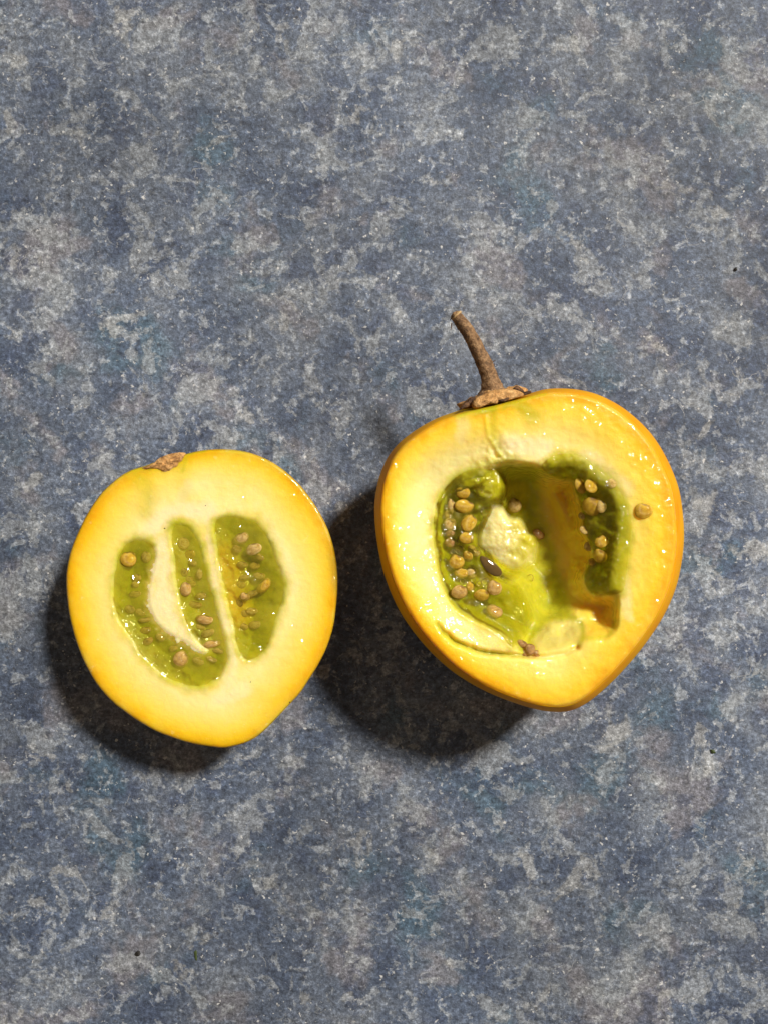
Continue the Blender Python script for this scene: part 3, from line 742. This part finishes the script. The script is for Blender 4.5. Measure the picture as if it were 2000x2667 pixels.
# ------------------------------------------------------------------ stem and calyx of the deep half
def tube(name, pts, mat, root, n=28, sub=8, rough=.06, seed=5, capz=True):
    """pts: (u, v, z, radius in photo px) -> lumpy tapered tube"""
    p = np.array(pts, float); m = len(p); C = []
    for i in range(m - 1):
        p0 = p[max(i - 1, 0)]; p1 = p[i]; p2 = p[i + 1]; p3 = p[min(i + 2, m - 1)]
        for k in range(sub):
            t = k / sub
            C.append(.5 * (2 * p1 + (p2 - p0) * t + (2 * p0 - 5 * p1 + 4 * p2 - p3) * t * t + (3 * p1 - p0 - 3 * p2 + p3) * t ** 3))
    C.append(p[-1]); C = np.array(C)
    W = P(C[:, 0], C[:, 1], C[:, 2]); R = C[:, 3] * (D - C[:, 2]) / D * U
    V = []
    for i in range(len(W)):
        t = W[min(i + 1, len(W) - 1)] - W[max(i - 1, 0)]; t /= np.linalg.norm(t)
        a = np.cross(t, [0, 0, 1.]); a /= np.linalg.norm(a); b = np.cross(t, a)
        ph = np.arange(n) * 2 * math.pi / n
        r = R[i] * (1 + rough * fbm(ph * 6 / 6.28 * 1.0 + 0, np.full(n, i * .35), 1.0, seed, 3) + .035 * np.cos(5 * ph + .6))
        V.append(W[i] + r[:, None] * (np.cos(ph)[:, None] * a + np.sin(ph)[:, None] * b))
    V = np.concatenate(V); F = ring_faces(len(W), n)
    F += [tuple(range(n)), tuple((len(W) - 1) * n + i for i in range(n))[::-1]]
    o = mesh_obj(name, V, F, mat, root)
    bm = bmesh.new(); bm.from_mesh(o.data); bmesh.ops.recalc_face_normals(bm, faces=bm.faces); bm.to_mesh(o.data); bm.free()
    return o, W
def t4(x, y): return T4([(x, y)])[0]
sp = [(302, 212, 15.0), (345, 268, 17.6), (440, 388, 19.5), (548, 562, 20.5), (650, 770, 22), (735, 950, 24), (790, 1110, 26), (815, 1210, 31), (832, 1290, 42), (845, 1370, 62)]
stem, SW = tube('stem', [(*t4(x, y), 296 + 10 * math.sin(i * .5), r * (.86 if i < 8 else .76)) for i, (x, y, r) in enumerate(sp)], M['bark'], right_root, rough=.10)
tipo, _ = tube('cut_end', [(*t4(300, 205), 299, 8), (*t4(312, 218), 299, 14.0), (*t4(332, 240), 299, 16.6)], M['tip'], stem, rough=.2, seed=9)
tipo.matrix_parent_inverse = Matrix()
# short dark bristles on the stem
def bristle(x, y, x2, y2, r, z):
    a = t4(x, y); b = t4(x2, y2); m_ = (a + b) / 2 + np.array([.8, 0])
    o, _ = tube('bristle', [(*a, z, r), (*m_, z, r * .8), (*b, z, r * .3)], M['dark'], stem, n=6, sub=3, rough=0)
    o.matrix_parent_inverse = Matrix()
for x, y, x2, y2, r in ((245, 265, 225, 300, 1.6), (250, 340, 240, 440, 1.7), (330, 400, 345, 470, 1.1), (275, 215, 268, 160, .9), (365, 430, 372, 500, .8), (600, 905, 560, 918, 1.4), (830, 900, 885, 870, 1.4), (860, 950, 868, 905, 1.0)):
    bristle(x, y, x2, y2, r, 300)

def calyx():
    """a corky flared collar seated on the shoulder of the fruit, axis along the stem"""
    ax = SW[-8] - SW[-1]; ax[2] = 0; ax /= np.linalg.norm(ax)
    c = P(*[np.array([q_]) for q_ in (*t4(880, 1440), 290.)])[0]
    side = np.cross([0, 0, 1.], ax); upv = np.array([0, 0, 1.])
    n = 120; prof = [(0, 20), (22, 19), (45, 15), (66, 10), (82, 9), (95, 3), (90, -8), (70, -16), (30, -22)]   # radius, height along the axis
    ph = np.arange(n) * 2 * math.pi / n
    V = []
    for k, (r, hgt) in enumerate(prof):
        w1 = fbm(ph * 4, np.full(n, k * .9), 1.0, 91, 4); w2 = fbm(ph * 3.2, np.full(n, k * 1.3 + 7), 1.0, 95, 4)
        lob = 1 + .10 * np.cos(5 * ph + .4) * (r / 95) + .16 * w1 * (r > 20)
        rr = max(r, .5) * lob * U * .80; hh = (hgt + 13 * w2 * (r > 20) + 4 * (r > 80)) * U * .87
        V.append(c + rr[:, None] * (np.cos(ph)[:, None] * side + np.sin(ph)[:, None] * upv) + hh[:, None] * ax)
    o = mesh_obj('calyx', np.concatenate(V), ring_faces(len(prof), n) + [tuple(range(n)), tuple((len(prof) - 1) * n + i for i in range(n))[::-1]], M['cork'], right_root)
    bm = bmesh.new(); bm.from_mesh(o.data); bmesh.ops.recalc_face_normals(bm, faces=bm.faces); bm.to_mesh(o.data); bm.free()
    return o, c, ax, side
cal, cc, cax, cside = calyx()

def shard(name, pts, z0, thick, mat, parent, root, seed):
    """ragged dry flake with a traced outline (photo px in T4 crop)"""
    poly = smooth_closed(T4(pts), 4); n = len(poly); c = poly.mean(0)
    V = []; 
    for dz, s in ((thick, .55), (thick * .8, .85), (0, 1.0), (-thick, .9)):
        p = c + (poly - c) * s
        V.append(P(p[:, 0], p[:, 1], z0 + dz + 3.2 * fbm(p[:, 0], p[:, 1], 7, seed, 3)))
    F = ring_faces(4, n) + [tuple(range(n)), tuple(3 * n + i for i in range(n))[::-1]]
    o = mesh_obj(name, np.concatenate(V), F, mat, parent)
    o.matrix_parent_inverse = Matrix()
    bm = bmesh.new(); bm.from_mesh(o.data); bmesh.ops.recalc_face_normals(bm, faces=bm.faces); bm.to_mesh(o.data); bm.free()
for k, (pts, z, t, mt) in enumerate((
        ([(360, 1592), (400, 1530), (450, 1480), (500, 1480), (510, 1530), (450, 1560)], 368, 5, 'dark'),
        ([(470, 1480), (520, 1410), (590, 1400), (600, 1460), (560, 1510), (510, 1520)], 358, 6, 'dark'),
        ([(1140, 1290), (1180, 1240), (1240, 1260), (1290, 1310), (1310, 1350), (1250, 1340), (1190, 1310)], 358, 6, 'dark'),
        ([(1280, 1340), (1330, 1320), (1390, 1310), (1400, 1345), (1350, 1365), (1300, 1380)], 371, 4, 'dark'),
        ([(590, 1420), (700, 1370), (830, 1310), (960, 1290), (1080, 1285), (1180, 1300), (1280, 1345), (1300, 1385), (1180, 1420), (1080, 1450), (960, 1470), (860, 1500), (720, 1530), (640, 1570), (560, 1560), (540, 1500)], 371, 9, 'cork'),
        ([(800, 1490), (850, 1440), (920, 1440), (900, 1500)], 381, 4, 'cork'),
        ([(900, 1450), (1000, 1430), (1070, 1405), (1060, 1450), (980, 1475)], 381, 4, 'dark'))):
    shard('sepal_stub', pts, z, t, M[mt], cal, right_root, 100 + k)

# corky remnant of the calyx on the shallow half
def scar():
    pts = [(505, 208), (540, 196), (580, 180), (600, 160), (640, 138), (690, 124), (735, 120), (756, 128), (745, 160), (715, 190), (680, 215), (640, 232), (620, 215), (570, 210), (530, 214)]
    poly = smooth_closed(L1(pts), 4); n = len(poly); c = poly.mean(0); V = []
    rings = [(0.15, 7), (.4, 7), (.65, 6), (.85, 4), (1.0, 0), (1.0, -20), (.8, -45)]
    for s, dz in rings:
        p = c + (poly - c) * s
        V.append(P(p[:, 0] + 2 * fbm(p[:, 0], p[:, 1], 8, 121) * (s > .9), p[:, 1], HL + dz - 2 + 6 * fbm(p[:, 0], p[:, 1], 9, 123, 3)))
    o = mesh_obj('calyx_scar', np.concatenate(V), ring_faces(len(rings), n) + [tuple(range(n)), tuple((len(rings) - 1) * n + i for i in range(n))[::-1]], M['cork'], left_root)
    bm = bmesh.new(); bm.from_mesh(o.data); bmesh.ops.recalc_face_normals(bm, faces=bm.faces); bm.to_mesh(o.data); bm.free()
scar()

# ------------------------------------------------------------------ loose things
q = R3([(1525, 415)])[0]
zz = HR + zf_right(np.array([q[0]]), np.array([q[1]]))[0]
o = put_seed(None, q[0] + 3, q[1], zz + 3, 24, 25, -10, 'amber', tilt=.15, thick=.5)
o['label'] = 'single stray tan seed lying on the cut rim of the stemmed half'; o['category'] = 'seed'

def crumb(u, v, a, b, rot, mat, label, name='crumb', z=0, seed=0):
    bm = bmesh.new(); bmesh.ops.create_icosphere(bm, subdivisions=3, radius=1)
    rr = random.Random(seed); ph = [rr.uniform(0, 6) for _ in range(3)]
    for w in bm.verts:
        x, y, zc = w.co; k = 1 + .16 * math.sin(4 * x + ph[0]) + .14 * math.sin(5 * y + ph[1]) + .1 * math.sin(6 * zc + ph[2])
        w.co = (x * a * U * k, y * b * U * k, (zc * .6 * k) * min(a, b) * U)
    bmesh.ops.rotate(bm, verts=bm.verts, cent=(0, 0, 0), matrix=Matrix.Rotation(-math.radians(rot), 3, 'Z'))
    zmin = min(w.co.z for w in bm.verts)
    for w in bm.verts: w.co.z -= zmin
    me = bpy.data.meshes.new(name); bm.to_mesh(me); bm.free(); me.materials.append(mat)
    o = bpy.data.objects.new(name, me); COL.objects.link(o)
    o.location = P(np.array([u]), np.array([v]), np.array([float(z)]))[0]
    o['label'] = label; o['category'] = 'crumb'
crumb(360, 2483, 8, 5.5, -20, M['black'], 'black oval crumb on the counter below the stemless half', seed=1)
crumb(511, 2487, 3, 13, -4, M['leafy'], 'thin dark sliver on the counter near the black oval crumb', seed=2)
crumb(1915, 701, 5, 4, 10, M['black'], 'tiny black speck alone on the counter far from both fruit halves', seed=3)
crumb(1856, 1957, 8, 4, 35, M['leafy'], 'small dark green crumb on the counter beside the stemmed half', seed=4)

# tiny dark specks on the shallow half
for k, (x, y, r, dz) in enumerate(((641, 531, 2.2, 1), (1548, 912, 3.2, -4), (1560, 950, 3.6, -5), (1556, 1012, 3.0, -6), (1316, 1470, 2.6, -2), (862, 408, 1.6, 1), (1105, 1362, 1.6, 1))):
    q = L1([(x, y)])[0]
    o = ball('speck', left_root, q[0], q[1], HL + dz, r, r * .7, 20 * k, M['black'], .6)
    o.matrix_parent_inverse = Matrix.Translation(left_root.location).inverted()
